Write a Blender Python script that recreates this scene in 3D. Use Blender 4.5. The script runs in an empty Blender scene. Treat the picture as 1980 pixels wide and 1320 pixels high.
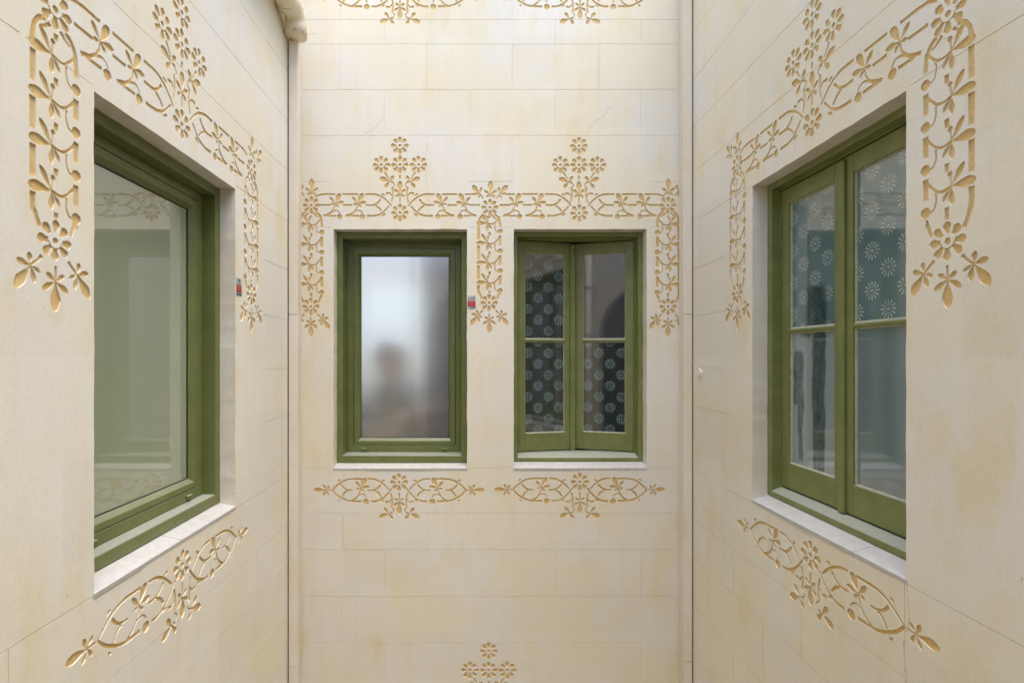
import bpy, bmesh, math, random
import numpy as np
from mathutils import Vector, Matrix, noise
from mathutils.geometry import delaunay_2d_cdt

random.seed(7)
scene = bpy.context.scene
COL = scene.collection
R = math.radians
K = 1.0 / 300.0          # one back-wall unit in metres
ZC = 4.6                 # height of the camera above the courtyard floor
D = 965                  # camera to back wall, in units
XL, XR = -345, 402       # side walls
REAR = -510              # wall behind the camera
WTOP = -190              # top of the walls (unit v grows downwards, 690 = camera height)
WBOT = 690 + ZC / K

# ---------------------------------------------------------------- camera, sky, sun
cam_d = bpy.data.cameras.new("camera")
cam = bpy.data.objects.new("camera", cam_d)
COL.objects.link(cam)
cam.location = (0, 0, ZC)
cam.rotation_euler = (R(90), 0, 0)
cam_d.sensor_width = 36
cam_d.lens = 36 * D / 1980.0
cam_d.shift_x = (990 - 925) / 1980.0
cam_d.shift_y = 30 / 1980.0
cam_d.clip_start = 0.05
cam_d.clip_end = 500
scene.camera = cam

SUN_EL, SUN_ROT = 78, 135
w = bpy.data.worlds.new("World")
scene.world = w
w.use_nodes = True
wn = w.node_tree
sky = wn.nodes.new("ShaderNodeTexSky")
sky.sky_type = 'NISHITA'
sky.sun_disc = False
sky.sun_elevation = R(SUN_EL)
sky.sun_rotation = R(SUN_ROT)
sky.dust_density = 3.0
sky.air_density = 1.0
wn.links.new(sky.outputs[0], wn.nodes["Background"].inputs[0])
wn.nodes["Background"].inputs[1].default_value = 0.15
sd = bpy.data.lights.new("sun", 'SUN')
so = bpy.data.objects.new("sun", sd)
COL.objects.link(so)
sd.energy = 1.5
sd.angle = R(60)
sd.color = (1.0, 0.95, 0.86)
a = R(SUN_ROT)
sdir = Vector((math.sin(a) * math.cos(R(SUN_EL)), math.cos(a) * math.cos(R(SUN_EL)), math.sin(R(SUN_EL))))
so.rotation_euler = sdir.to_track_quat('Z', 'Y').to_euler()
so.location = (0, 0, 12)

scene.view_settings.view_transform = 'Standard'
scene.view_settings.look = 'None'
scene.view_settings.gamma = 1
scene.view_settings.exposure = 1.55
scene.render.engine = 'CYCLES'
scene.cycles.max_bounces = 14
scene.cycles.diffuse_bounces = 9
scene.cycles.glossy_bounces = 4
scene.cycles.transmission_bounces = 8
scene.cycles.caustics_refractive = False
scene.cycles.caustics_reflective = False
scene.cycles.use_denoising = True
scene.cycles.denoiser = 'OPENIMAGEDENOISE'
scene.cycles.denoising_input_passes = 'RGB_ALBEDO_NORMAL'
scene.cycles.denoising_prefilter = 'NONE'
scene.cycles.sample_clamp_indirect = 6.0

# ---------------------------------------------------------------- node helpers
class NT:
    def __init__(self, name):
        self.m = bpy.data.materials.new(name)
        self.m.use_nodes = True
        self.t = self.m.node_tree
        self.b = self.t.nodes["Principled BSDF"]

    def n(self, typ, **kw):
        nd = self.t.nodes.new(typ)
        for k, v in kw.items():
            setattr(nd, k, v)
        return nd

    def put(self, sock, val):
        if isinstance(val, bpy.types.NodeSocket):
            self.t.links.new(val, sock)
        elif isinstance(val, (tuple, list)) and sock.type == 'RGBA' and len(val) == 3:
            sock.default_value = (*val, 1)
        else:
            sock.default_value = val

    def math(self, op, a, b=None, c=None):
        nd = self.n("ShaderNodeMath", operation=op)
        for i, v in enumerate((a, b, c)):
            if v is not None:
                self.put(nd.inputs[i], v)
        return nd.outputs[0]

    def mix(self, f, a, b, blend='MIX'):
        nd = self.n("ShaderNodeMix", data_type='RGBA', blend_type=blend)
        self.put(nd.inputs[0], f)
        self.put(nd.inputs[6], a)
        self.put(nd.inputs[7], b)
        return nd.outputs[2]

    def obj(self):
        return self.n("ShaderNodeTexCoord").outputs["Object"]

    def noise(self, scale=(1, 1, 1), s=1.0, detail=4, rough=0.55, loc=(0, 0, 0), vec=None, dist=0.0):
        mp = self.n("ShaderNodeMapping")
        self.t.links.new(vec or self.obj(), mp.inputs[0])
        mp.inputs["Scale"].default_value = scale
        mp.inputs["Location"].default_value = loc
        nz = self.n("ShaderNodeTexNoise")
        self.t.links.new(mp.outputs[0], nz.inputs["Vector"])
        nz.inputs["Scale"].default_value = s
        nz.inputs["Detail"].default_value = detail
        nz.inputs["Roughness"].default_value = rough
        nz.inputs["Distortion"].default_value = dist
        return nz.outputs[0]

    def ramp(self, f, p0, p1, c0=0.0, c1=1.0):
        nd = self.n("ShaderNodeMapRange", interpolation_type='SMOOTHSTEP')
        self.put(nd.inputs[0], f)
        for i, v in enumerate((p0, p1, c0, c1)):
            nd.inputs[i + 1].default_value = v
        return nd.outputs[0]

    def xyz(self, vec=None):
        nd = self.n("ShaderNodeSeparateXYZ")
        self.t.links.new(vec or self.obj(), nd.inputs[0])
        return nd.outputs

    def bump(self, h, strength, dist=0.01):
        nd = self.n("ShaderNodeBump")
        nd.inputs["Strength"].default_value = strength
        nd.inputs["Distance"].default_value = dist
        self.put(nd.inputs["Height"], h)
        self.t.links.new(nd.outputs[0], self.b.inputs["Normal"])

    def set(self, **kw):
        names = {"base": "Base Color", "rough": "Roughness", "ior": "IOR", "spec": "Specular IOR Level",
                 "trans": "Transmission Weight", "metal": "Metallic", "coat": "Coat Weight", "coatr": "Coat Roughness", "coati": "Coat IOR"}
        for k, v in kw.items():
            self.put(self.b.inputs[names[k]], v)
        return self


def plaster(name, A, B, C, joint_rows=True, grain=0.25):
    n = NT(name)
    streak = n.noise((7, 7, 0.55), 1.6, 5, 0.6)
    blot = n.noise((1, 1, 1), 1.7, 6, 0.62, (3, 1, 7))
    blot2 = n.noise((1.5, 1.5, 0.7), 3.1, 5, 0.6, (9, 4, 2))
    fine = n.noise((1, 1, 1), 90, 3, 0.7)
    thread = n.noise((60, 60, 5), 3.0, 3, 0.6)
    c = n.mix(n.ramp(blot, 0.40, 0.60), A, B)
    c = n.mix(n.math('MULTIPLY', n.ramp(streak, 0.48, 0.74), 0.42), c, C)
    c = n.mix(n.math('MULTIPLY', n.ramp(blot2, 0.54, 0.72), 0.6), c, C)
    # every ashlar block has its own slight tone
    mp = n.n("ShaderNodeMapping")
    n.t.links.new(n.obj(), mp.inputs[0])
    mp.inputs["Rotation"].default_value = (R(-90), 0, 0)
    mp.inputs["Location"].default_value = (BRX, BRZ, 0)
    br = n.n("ShaderNodeTexBrick")
    br.offset = 0.5
    n.t.links.new(mp.outputs[0], br.inputs["Vector"])
    br.inputs["Color1"].default_value = (0.90, 0.90, 0.90, 1)
    br.inputs["Color2"].default_value = (1.0, 1.0, 1.0, 1)
    br.inputs["Scale"].default_value = 1.0
    br.inputs["Mortar Size"].default_value = 0.0
    br.inputs["Brick Width"].default_value = 165.7 * K
    br.inputs["Row Height"].default_value = 88.7 * K
    if joint_rows:
        c = n.mix(0.45, c, br.outputs[0], 'MULTIPLY')
    g = n.mix(n.ramp(fine, 0.3, 0.7), (0.95, 0.95, 0.95), (1.0, 1.0, 1.0))
    c = n.mix(1.0, c, g, 'MULTIPLY')
    g = n.mix(n.ramp(thread, 0.3, 0.7), (0.98, 0.977, 0.97), (1.0, 1.0, 1.0))
    c = n.mix(1.0, c, g, 'MULTIPLY')
    pit = n.noise((1, 1, 0.8), 42, 2, 0.5, (8, 3, 6))
    c = n.mix(n.math('MULTIPLY', n.ramp(pit, 0.735, 0.775), 0.4), c, (0.40, 0.31, 0.19))
    n.set(base=c, rough=0.85, spec=0.25)
    und = n.noise((1, 1, 1), 6, 4, 0.6, (5, 5, 5))
    h = n.math('ADD', n.math('MULTIPLY', fine, 0.25), und)
    n.bump(h, grain, 0.006)
    return n.m

BRX, BRZ = 0.0, 0.0
M = {}
M['plaster'] = plaster("wall_plaster", (0.780, 0.754, 0.688), (0.785, 0.732, 0.598), (0.755, 0.655, 0.435))
M['duct'] = plaster("duct_plaster", (0.78, 0.735, 0.65), (0.75, 0.685, 0.57), (0.72, 0.61, 0.46), False)
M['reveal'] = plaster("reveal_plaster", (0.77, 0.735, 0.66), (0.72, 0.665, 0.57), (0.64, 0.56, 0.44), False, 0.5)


def ochre():
    n = NT("ochre_carved_ground")
    f = n.noise((1, 1, 1), 70, 4, 0.7)
    b = n.noise((1, 1, 1), 5, 4, 0.6)
    c = n.mix(n.ramp(b, 0.35, 0.7), (0.70, 0.495, 0.220), (0.76, 0.57, 0.29))
    c = n.mix(n.ramp(f, 0.3, 0.75), n.mix(1.0, c, (0.84, 0.82, 0.78), 'MULTIPLY'), c)
    n.set(base=c, rough=0.95, spec=0.05)
    n.bump(f, 0.4, 0.004)
    return n.m
M['ochre'] = ochre()


def green(name, A, B, rough, wear=0.0, skylit_dust=0.7):
    n = NT(name)
    s = n.noise((1, 1, 1), 9, 5, 0.6)
    f = n.noise((1, 1, 1), 160, 3, 0.7)
    c = n.mix(n.ramp(s, 0.3, 0.72), A, B)
    c = n.mix(n.math('MULTIPLY', n.ramp(f, 0.35, 0.75), 0.35), c, n.mix(1.0, c, (1.35, 1.3, 1.3), 'MULTIPLY'))
    if wear:
        ch = n.noise((1, 1, 1), 55, 4, 0.75, (2, 2, 9))
        c = n.mix(n.math('MULTIPLY', n.ramp(ch, 0.70, 0.745), wear), c, (0.42, 0.40, 0.30))
    # pale mix on level tops: their skylit brightness painted in, plus settled dust
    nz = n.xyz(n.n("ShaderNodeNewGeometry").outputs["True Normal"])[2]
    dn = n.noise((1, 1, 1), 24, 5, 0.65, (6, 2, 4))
    c = n.mix(n.math('MULTIPLY', n.ramp(nz, 0.62, 0.9), n.ramp(dn, 0.2, 0.7, skylit_dust * 0.8, skylit_dust)), c, (0.47, 0.49, 0.47))
    n.set(base=c, rough=rough, spec=0.5)
    br_ = n.noise((70, 70, 3), 1.0, 3, 0.6, (3, 1, 2))
    n.bump(n.math('ADD', n.math('ADD', f, n.math('MULTIPLY', s, 2.0)), n.math('MULTIPLY', br_, 1.6)), 0.28, 0.002)
    return n.m
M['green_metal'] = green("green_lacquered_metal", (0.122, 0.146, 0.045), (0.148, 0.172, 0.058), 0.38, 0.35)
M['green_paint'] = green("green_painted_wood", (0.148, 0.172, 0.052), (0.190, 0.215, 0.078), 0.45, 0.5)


def plain(name, c, rough=0.6, spec=0.4, var=0.12, scale=14, bump=0.1):
    n = NT(name)
    f = n.noise((1, 1, 1), scale, 5, 0.6)
    c2 = tuple(x * (1 - var) for x in c)
    n.set(base=n.mix(n.ramp(f, 0.3, 0.7), c2, c), rough=rough, spec=spec)
    if bump:
        n.bump(f, bump, 0.004)
    return n.m
M['ledge'] = plain("white_ledge_tiles", (0.54, 0.535, 0.535), 0.5, 0.4, 0.12, 30, 0.3)
M['gasket'] = plain("black_gasket", (0.015, 0.015, 0.012), 0.6)
M['putty'] = plain("pale_putty", (0.50, 0.50, 0.36), 0.7, 0.3, 0.3, 60)
M['room'] = plain("room_paint", (0.82, 0.83, 0.80), 0.8, 0.2, 0.06, 3)
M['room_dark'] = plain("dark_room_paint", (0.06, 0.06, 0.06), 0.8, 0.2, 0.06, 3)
M['dark_wood'] = plain("dark_wood", (0.075, 0.076, 0.078), 0.6)
M['skin'] = plain("skin", (0.50, 0.33, 0.24), 0.6)
M['hair'] = plain("hair", (0.10, 0.085, 0.075), 0.6)
M['shirt'] = plain("dark_clothing", (0.035, 0.038, 0.042), 0.8)
M['floor'] = plain("courtyard_paving", (0.36, 0.33, 0.29), 0.8, 0.3, 0.3, 4)
M['red'] = plain("sticker_red", (0.42, 0.02, 0.04), 0.5, 0.4, 0.15, 200, 0)
M['sticker'] = plain("sticker_grey", (0.42, 0.45, 0.45), 0.5, 0.4, 0.1, 200, 0)
M['ink'] = plain("sticker_ink", (0.10, 0.10, 0.14), 0.5, 0.4, 0.1, 200, 0)
M['blue'] = plain("sticker_blue", (0.05, 0.15, 0.23), 0.5, 0.4, 0.1, 200, 0)
M['pink'] = plain("sticker_pink", (0.62, 0.30, 0.30), 0.5, 0.4, 0.1, 200, 0)
M['slate'] = plain("sticker_slate", (0.13, 0.19, 0.20), 0.5, 0.4, 0.1, 200, 0)
M['steel'] = plain("dull_metal", (0.30, 0.31, 0.29), 0.4)


def pipe_mat():
    n = NT("weathered_pipe")
    s = n.noise((1, 1, 1), 14, 6, 0.7, dist=1.5)
    c = n.mix(n.ramp(s, 0.55, 0.66), (0.76, 0.67, 0.50), (0.50, 0.36, 0.17))
    n.set(base=c, rough=0.55, spec=0.4)
    n.bump(s, 0.15, 0.004)
    return n.m
M['pipe'] = pipe_mat()


def frost_left():
    n = NT("frosted_glass_grey_green")
    b = n.noise((1, 1, 1), 2.0, 3, 0.5)
    f = n.noise((1, 1, 1), 260, 2, 0.7)
    c = n.mix(n.ramp(b, 0.3, 0.7), (0.285, 0.330, 0.228), (0.315, 0.355, 0.245))
    c = n.mix(n.math('MULTIPLY', n.ramp(f, 0.3, 0.7), 0.3), c, (0.35, 0.38, 0.28))
    n.set(base=c, rough=0.03, ior=2.5)
    return n.m
M['frost_left'] = frost_left()


def frost_clear():
    n = NT("frosted_glass_translucent")
    f = n.noise((1, 1, 1), 300, 2, 0.7)
    n.set(base=(1.0, 0.985, 0.95), rough=0.6, ior=1.3, trans=0.95, coat=1.0, coatr=0.02, coati=1.9)
    return n.m
M['frost_clear'] = frost_clear()


def daisies(name, ground, petal, g2, pitch=45 * K, rad=10.8 * K, loc=(0, 0), on=True, wipe=None, ior=2.2):
    n = NT(name)
    x, y, z = n.xyz()
    g = n.noise((3, 3, 0.8), 2.2, 4, 0.6)
    c = n.mix(n.ramp(g, 0.3, 0.7), ground, g2)
    if on:
        masks = []
        for off in (0.0, 0.5):
            px = n.math('ADD', n.math('DIVIDE', x, pitch), loc[0] + off)
            pz = n.math('ADD', n.math('DIVIDE', z, pitch), loc[1] + off)
            fx = n.math('MULTIPLY', n.math('SUBTRACT', n.math('FRACT', px), 0.5), pitch)
            fz = n.math('MULTIPLY', n.math('SUBTRACT', n.math('FRACT', pz), 0.5), pitch)
            r = n.math('DIVIDE', n.math('SQRT', n.math('ADD', n.math('MULTIPLY', fx, fx), n.math('MULTIPLY', fz, fz))), rad)
            an = n.math('ARCTAN2', fz, fx)
            cs = n.math('COSINE', n.math('MULTIPLY', an, 12.0))
            # petals end rounder: outer limit follows the cosine
            lim = n.math('ADD', 0.80, n.math('MULTIPLY', cs, 0.20))
            inside = n.math('LESS_THAN', r, lim)
            ring = n.math('GREATER_THAN', r, 0.33)
            gap = n.math('GREATER_THAN', cs, n.math('SUBTRACT', 0.85, n.math('MULTIPLY', r, 0.62)))
            pet = n.math('MULTIPLY', n.math('MULTIPLY', inside, ring), gap)
            dot = n.math('LESS_THAN', r, 0.15)
            masks.append(n.math('MAXIMUM', pet, dot))
        mk = n.math('MAXIMUM', masks[0], masks[1])
        wear = n.ramp(n.noise((1, 1, 1), 22, 4, 0.7, (4, 4, 4)), 0.22, 0.62, 0.45, 0.95)
        c = n.mix(n.math('MULTIPLY', mk, wear), c, petal)
    if wipe:
        # areas where the frosting has been wiped or has run: (centre x, half width, z low, z high)
        wob = n.math('SUBTRACT', n.noise((1, 1, 0.45), 13, 3, 0.5, (1, 8, 3)), 0.5)
        fz = n.math('SUBTRACT', n.noise((1, 1, 1), 120, 2, 0.7, (7, 8, 3)), 0.5)
        wob = n.math('ADD', wob, n.math('MULTIPLY', fz, 0.25))
        tot = None
        for (cx, hw, z0, z1) in wipe:
            dx = n.math('ABSOLUTE', n.math('SUBTRACT', n.math('ADD', x, n.math('MULTIPLY', wob, 0.05)), cx))
            a1 = n.ramp(dx, hw * 0.7, hw * 1.12, 1, 0)
            zz = n.math('ADD', z, n.math('MULTIPLY', wob, 0.06))
            a2 = n.math('MULTIPLY', n.ramp(zz, z0 - 0.012, z0 + 0.012), n.ramp(zz, z1 - 0.012, z1 + 0.012, 1, 0))
            m_ = n.math('MULTIPLY', a1, a2)
            tot = m_ if tot is None else n.math('MAXIMUM', tot, m_)
        c = n.mix(n.math('MULTIPLY', tot, n.ramp(n.noise((1, 1, 0.5), 40, 4, 0.7, (2, 5, 1)), 0.2, 0.7, 0.62, 0.92)), c, (0.030, 0.052, 0.046))
    n.set(base=c, rough=0.045, ior=ior)
    return n.m

# ---------------------------------------------------------------- mesh helpers
def link(name, verts, faces, mat, parent=None, mats=None, midx=None, smooth=False):
    me = bpy.data.meshes.new(name)
    me.from_pydata([tuple(v) for v in verts], [], faces)
    for m_ in (mats or [mat]):
        me.materials.append(m_)
    if midx is not None:
        me.polygons.foreach_set("material_index", midx)
    if smooth:
        me.polygons.foreach_set("use_smooth", [True] * len(me.polygons))
    me.update()
    ob = bpy.data.objects.new(name, me)
    COL.objects.link(ob)
    if parent:
        ob.parent = parent
    return ob


def tag(o, label=None, cat=None, group=None, kind=None):
    for k_, v_ in (("label", label), ("category", cat), ("group", group), ("kind", kind)):
        if v_:
            o[k_] = v_
    return o


def empty(name, mat4):
    o = bpy.data.objects.new(name, None)
    COL.objects.link(o)
    o.empty_display_size = 0.1
    o.matrix_world = mat4
    return o


class MB:
    """collects faces in local wall units: u right, w into the wall, v up (all in units)"""
    def __init__(self):
        self.v, self.f, self.m = [], [], []

    def add(self, pts, faces, m=0):
        o = len(self.v)
        self.v += [Vector(p) for p in pts]
        self.f += [tuple(i + o for i in fc) for fc in faces]
        self.m += [m] * len(faces)

    def box(self, u0, u1, w0, w1, z0, z1, c=0.0, m=0):
        """box with chamfered edges c"""
        bm = bmesh.new()
        bmesh.ops.create_cube(bm, size=1)
        for vv in bm.verts:
            vv.co = Vector(((u0 + u1) / 2 + vv.co.x * (u1 - u0), (w0 + w1) / 2 + vv.co.y * (w1 - w0), (z0 + z1) / 2 + vv.co.z * (z1 - z0)))
        if c:
            bmesh.ops.bevel(bm, geom=bm.edges[:], offset=c, segments=2, affect='EDGES', profile=0.5)
        bm.verts.index_update()
        self.add([vv.co.copy() for vv in bm.verts], [[vv.index for vv in fc.verts] for fc in bm.faces], m)
        bm.free()

    def ring(self, rect, prof, m=0, closed=True):
        """mitred frame: rect = (u0,u1,z0,z1) outer, prof = [(iL,iR,iT,iB,w) or (i,w)]"""
        u0, u1, z0, z1 = rect
        o = len(self.v)
        for p in prof:
            if len(p) == 2:
                i, w_ = p
                L = Rr = T = B = i
            else:
                L, Rr, T, B, w_ = p
            self.v += [Vector((u0 + L, w_, z0 + B)), Vector((u1 - Rr, w_, z0 + B)), Vector((u1 - Rr, w_, z1 - T)), Vector((u0 + L, w_, z1 - T))]
        n_ = len(prof)
        for k_ in range(n_ if closed else n_ - 1):
            a0, b0 = o + 4 * k_, o + 4 * ((k_ + 1) % n_)
            for j in range(4):
                j2 = (j + 1) % 4
                self.f.append((a0 + j, a0 + j2, b0 + j2, b0 + j))
                self.m.append(m)

    def prism(self, poly, axis, a0, a1, m=0):
        """poly in the two other axes, extruded along axis (0 u, 1 w, 2 z)"""
        n_ = len(poly)
        def mk(p, a_):
            q = list(p)
            q.insert(axis, a_)
            return q
        pts = [mk(p, a0) for p in poly] + [mk(p, a1) for p in poly]
        fs = [tuple(range(n_)), tuple(range(2 * n_ - 1, n_ - 1, -1))]
        fs += [(i, (i + 1) % n_, n_ + (i + 1) % n_, n_ + i) for i in range(n_)]
        self.add(pts, fs, m)

    def tube(self, path, r, seg=12, m=0, cap=True):
        pts, fs = [], []
        path = [Vector(p) for p in path]
        rr = r if isinstance(r, (list, tuple)) else [r] * len(path)
        prev = None
        for i, p in enumerate(path):
            t = (path[min(i + 1, len(path) - 1)] - path[max(i - 1, 0)]).normalized()
            if prev is None:
                nx = t.orthogonal().normalized()
            else:
                nx = (prev - t * prev.dot(t)).normalized()
            prev = nx
            ny = t.cross(nx)
            for j in range(seg):
                an = 2 * math.pi * j / seg
                pts.append(p + (nx * math.cos(an) + ny * math.sin(an)) * rr[i])
        for i in range(len(path) - 1):
            for j in range(seg):
                j2 = (j + 1) % seg
                fs.append((i * seg + j, i * seg + j2, (i + 1) * seg + j2, (i + 1) * seg + j))
        if cap:
            fs += [tuple(range(seg)), tuple(range(len(pts) - 1, len(pts) - seg - 1, -1))]
        self.add(pts, fs, m)

    def build(self, name, mat, parent=None, mats=None, smooth=False, fix=True):
        ob = link(name, [p * K for p in self.v], self.f, mat, parent, mats, self.m, smooth)
        if fix:
            bm = bmesh.new()
            bm.from_mesh(ob.data)
            bmesh.ops.recalc_face_normals(bm, faces=bm.faces[:])
            bm.to_mesh(ob.data)
            bm.free()
        return ob

# wall frames: local x = u, y = depth into the wall, z = height over the camera
F_BACK = Matrix.Translation((-925 * K, D * K, ZC))
F_LEFT = Matrix.Translation((XL * K, 0, ZC)) @ Matrix.Rotation(R(90), 4, 'Z')
F_RIGHT = Matrix.Translation((XR * K, 0, ZC)) @ Matrix.Rotation(R(-90), 4, 'Z')
F_REAR = Matrix.Translation((0, REAR * K, ZC)) @ Matrix.Rotation(R(180), 4, 'Z')

# ---------------------------------------------------------------- carved ornament (2-D shapes, v grows downwards)
def bez(pts, n=8):
    """Catmull-Rom through pts"""
    P = [np.array(p, float) for p in pts]
    if len(P) == 2:
        return P
    P = [2 * P[0] - P[1]] + P + [2 * P[-1] - P[-2]]
    out = []
    for i in range(1, len(P) - 2):
        for k_ in range(n):
            t = k_ / n
            p0, p1, p2, p3 = P[i - 1:i + 3]
            out.append(0.5 * ((2 * p1) + (-p0 + p2) * t + (2 * p0 - 5 * p1 + 4 * p2 - p3) * t * t + (-p0 + 3 * p1 - 3 * p2 + p3) * t ** 3))
    out.append(P[-2])
    return out


class Carve:
    def __init__(self):
        self.shapes = []      # (np polygon, motif index, rosette index or None)
        self.motifs = []      # names
        self.ros = 0
        self.T = lambda p: p

    def motif(self, name, label=None):
        self.motifs.append((name, label))

    def poly(self, pts, ros=None, jit=0.22):
        q = []
        for p in pts:
            x, y = self.T((p[0], p[1]))
            j = noise.noise_vector(Vector((x * 0.21, y * 0.21, 3.3 + len(self.motifs))))
            q.append((x + j.x * jit * 2, y + j.y * jit * 2))
        self.shapes.append((np.array(q), len(self.motifs) - 1, ros))

    def petal(self, o, d, L, W, start=0.0, ros=None, pointed=1.0, neck=0.16):
        ca, sa = math.cos(d), math.sin(d)
        ts = [0, 0.18, 0.36, 0.5, 0.62, 0.74, 0.85, 0.93]
        hw = []
        for t in ts:
            if t < 0.66:
                s_ = t / 0.66
                s_ = s_ * s_ * (3 - 2 * s_)
                hw.append(W * (neck + (1 - neck) * s_))
            else:
                q = (t - 0.66) / 0.34
                hw.append(W * (math.sqrt(max(0, 1 - q * q)) * (1 - 0.35 * pointed) + (1 - q) * 0.35 * pointed))
        up = [(start + t * (L - start), h) for t, h in zip(ts, hw)]
        pts = up + [(L, 0)] + [(x, -h) for x, h in reversed(up)]
        self.poly([(o[0] + x * ca - y * sa, o[1] + x * sa + y * ca) for x, y in pts], ros)

    def petal_to(self, o, tip, W, **kw):
        dx, dy = tip[0] - o[0], tip[1] - o[1]
        self.petal(o, math.atan2(dy, dx), math.hypot(dx, dy), W, **kw)

    def disc(self, c, r, n=12, ros=None):
        self.poly([(c[0] + r * math.cos(2 * math.pi * i / n), c[1] + r * math.sin(2 * math.pi * i / n)) for i in range(n)], ros)

    def rosette(self, c, r=17.2):
        self.ros += 1
        k_ = self.ros
        for i in range(8):
            self.petal(c, i * math.pi / 4 + random.uniform(-.04, .04), r * random.uniform(0.97, 1.03), r * 0.235, r * 0.40, k_, 0.8, 0.45)
        self.disc(c, r * 0.175, 12, k_)
        # thin crescent of shade round the raised ring
        pts = [(c[0] + r * .42 * math.cos(t), c[1] + r * .42 * math.sin(t)) for t in np.linspace(0.15, math.pi - .15, 9)]
        pts += [(c[0] + r * .35 * math.cos(t), c[1] + r * .35 * math.sin(t)) for t in np.linspace(math.pi - .15, 0.15, 9)]
        self.poly(pts, k_, 0.0)

    def line(self, pts, w0=2.4, w1=None, n=6):
        w1 = w0 if w1 is None else w1
        P = bez(pts, n)
        L, Rr = [], []
        for i, p in enumerate(P):
            t = P[min(i + 1, len(P) - 1)] - P[max(i - 1, 0)]
            t = t / (np.linalg.norm(t) + 1e-9)
            nn = np.array((-t[1], t[0]))
            hw = 1.3 * (w0 + (w1 - w0) * i / max(1, len(P) - 1)) / 2
            L.append(tuple(p + nn * hw))
            Rr.append(tuple(p - nn * hw))
        # quads keep self-overlap harmless
        self.poly(L + Rr[::-1])

    # --- composed motifs, in the coordinates of the left back window (centre 773)
    def spray(self, cx, cy, s, flowers=True):
        """upright (s=-1) or hanging (s=1) spray round the axis cx, cy = lower rosette"""
        for e in (-1, 1):
            T = lambda x, y: (cx + e * x, cy + s * y)
            self.line([T(16.3, 20.6), T(13.8, 32), T(13.9, 42), T(15, 49)], 2.4, 2.8)
            self.line([T(15, 33), T(19.5, 38), T(22, 38.5)], 2.0)
            self.petal_to(T(20, 38.4), T(27.5, 37.2), 2.4, neck=.5)
            self.line([T(15, 48), T(10.8, 52.5), T(12.2, 57), T(18.5, 59.5)], 1.8, 1.5)
            o = T(20, 60.4)
            self.petal_to(o, T(39, 68), 5.0)
            self.petal_to(o, T(12, 71.5), 3.6)
            self.petal_to(o, T(29.5, 48.5), 3.6)
            self.petal_to(o, T(12.5, 60.2), 1.7)
            if flowers:
                self.line([T(21.5, 65.5), T(25, 71), T(29.5, 78.6)], 1.8, 2.6)
                self.rosette(T(36, 93))
        T = lambda x, y: (cx + x, cy + s * y)
        self.line([T(0, 20.5), T(0, 36)], 2.6, 2.0)
        o = T(0, 37.6)
        self.petal_to(o, T(0, 62), 5.2)
        for e in (-1, 1):
            self.petal_to(o, T(e * 11.5, 45.5), 2.9)
            self.petal_to(o, T(e * 9, 30.5), 2.5)
        if flowers:
            self.line([T(0, 64.6), T(0, 72.6)], 2.6)
            self.line([T(0, 110.6), T(0, 112.4)], 2.0)
            self.rosette(T(0, 93))
            self.rosette(T(0, 130))

    def leaf5(self, o, e):
        """band sprig; e = 1 leans right, -1 leans left"""
        f = lambda x, y: (o[0] + e * x, o[1] + y)
        self.petal_to(o, f(10, -19.5), 4.9, pointed=.4)
        self.petal_to(o, f(-11, -12.5), 3.1)
        self.petal_to(o, f(17, -2.2), 3.4)
        self.petal_to(o, f(-9, 2.6), 2.2)
        self.petal_to(o, f(6.5, 7.5), 2.3)

    def band_half(self, cx, y, e, corner):
        """half a frieze from the corner to the centre; e = 1 left half, -1 right half"""
        X = lambda x: cx + e * (x - 773.3)
        Y = lambda v: v + y
        if corner == 'end':
            self.line([(X(609), Y(381.5)), (X(616), Y(377.6)), (X(627), Y(375.7)), (X(648), Y(375.7))], 2.8)
        else:
            self.line([(X(628), Y(375.7)), (X(648), Y(375.7))], 2.8)
        self.line([(X(662.5), Y(375.7)), (X(692), Y(375.7))], 2.8)
        self.line([(X(706.5), Y(375.7)), (X(724), Y(375.9)), (X(736), Y(379.5)), (X(747), Y(387)), (X(757.5), Y(398.3))], 3.0, 2.2)
        for a_, b_ in ((618, 639), (663, 681)):
            self.line([(X(a_), Y(396.5)), (X(b_), Y(396.5))], 2.7)
        self.line([(X(707), Y(396.5)), (X(722), Y(396.5)), (X(730), Y(392.6)), (X(736), Y(385.2))], 2.6, 2.9)
        self.line([(X(725.5), Y(397.6)), (X(732), Y(401.5)), (X(738), Y(408.3))], 2.6)
        self.line([(X(632), Y(417.4)), (X(650), Y(417.4))], 2.8)
        self.line([(X(672), Y(417.4)), (X(694), Y(417.4))], 2.8)
        self.line([(X(709.5), Y(417.4)), (X(724), Y(417.2)), (X(737), Y(413.3)), (X(745), Y(406.5)), (X(752), Y(398.5))], 3.2, 2.2)
        self.petal_to((X(745), Y(377.6)), (X(738), Y(374.6)), 1.7, neck=.6)
        self.petal_to((X(738.5), Y(417.5)), (X(746), Y(413)), 2.0, neck=.6)
        for k_ in (0, 43.6):
            self.leaf5((X(648 + k_), Y(393)), e)
            self.line([(X(648 + k_), Y(394)), (X(645.5 + k_), Y(404)), (X(638 + k_), Y(412.5)), (X(625 + k_), Y(417.6))], 2.0, 3.2)
            self.petal_to((X(643 + k_), Y(409.8)), (X(630 + k_), Y(418)), 2.6, neck=.2)
            self.line([(X(641.3 + k_), Y(410.6)), (X(648 + k_), Y(407)), (X(654 + k_), Y(408.3)), (X(657.5 + k_), Y(413))], 1.9, 1.5)
            self.disc((X(656.7 + k_), Y(419)), 5.4)
        return

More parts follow.
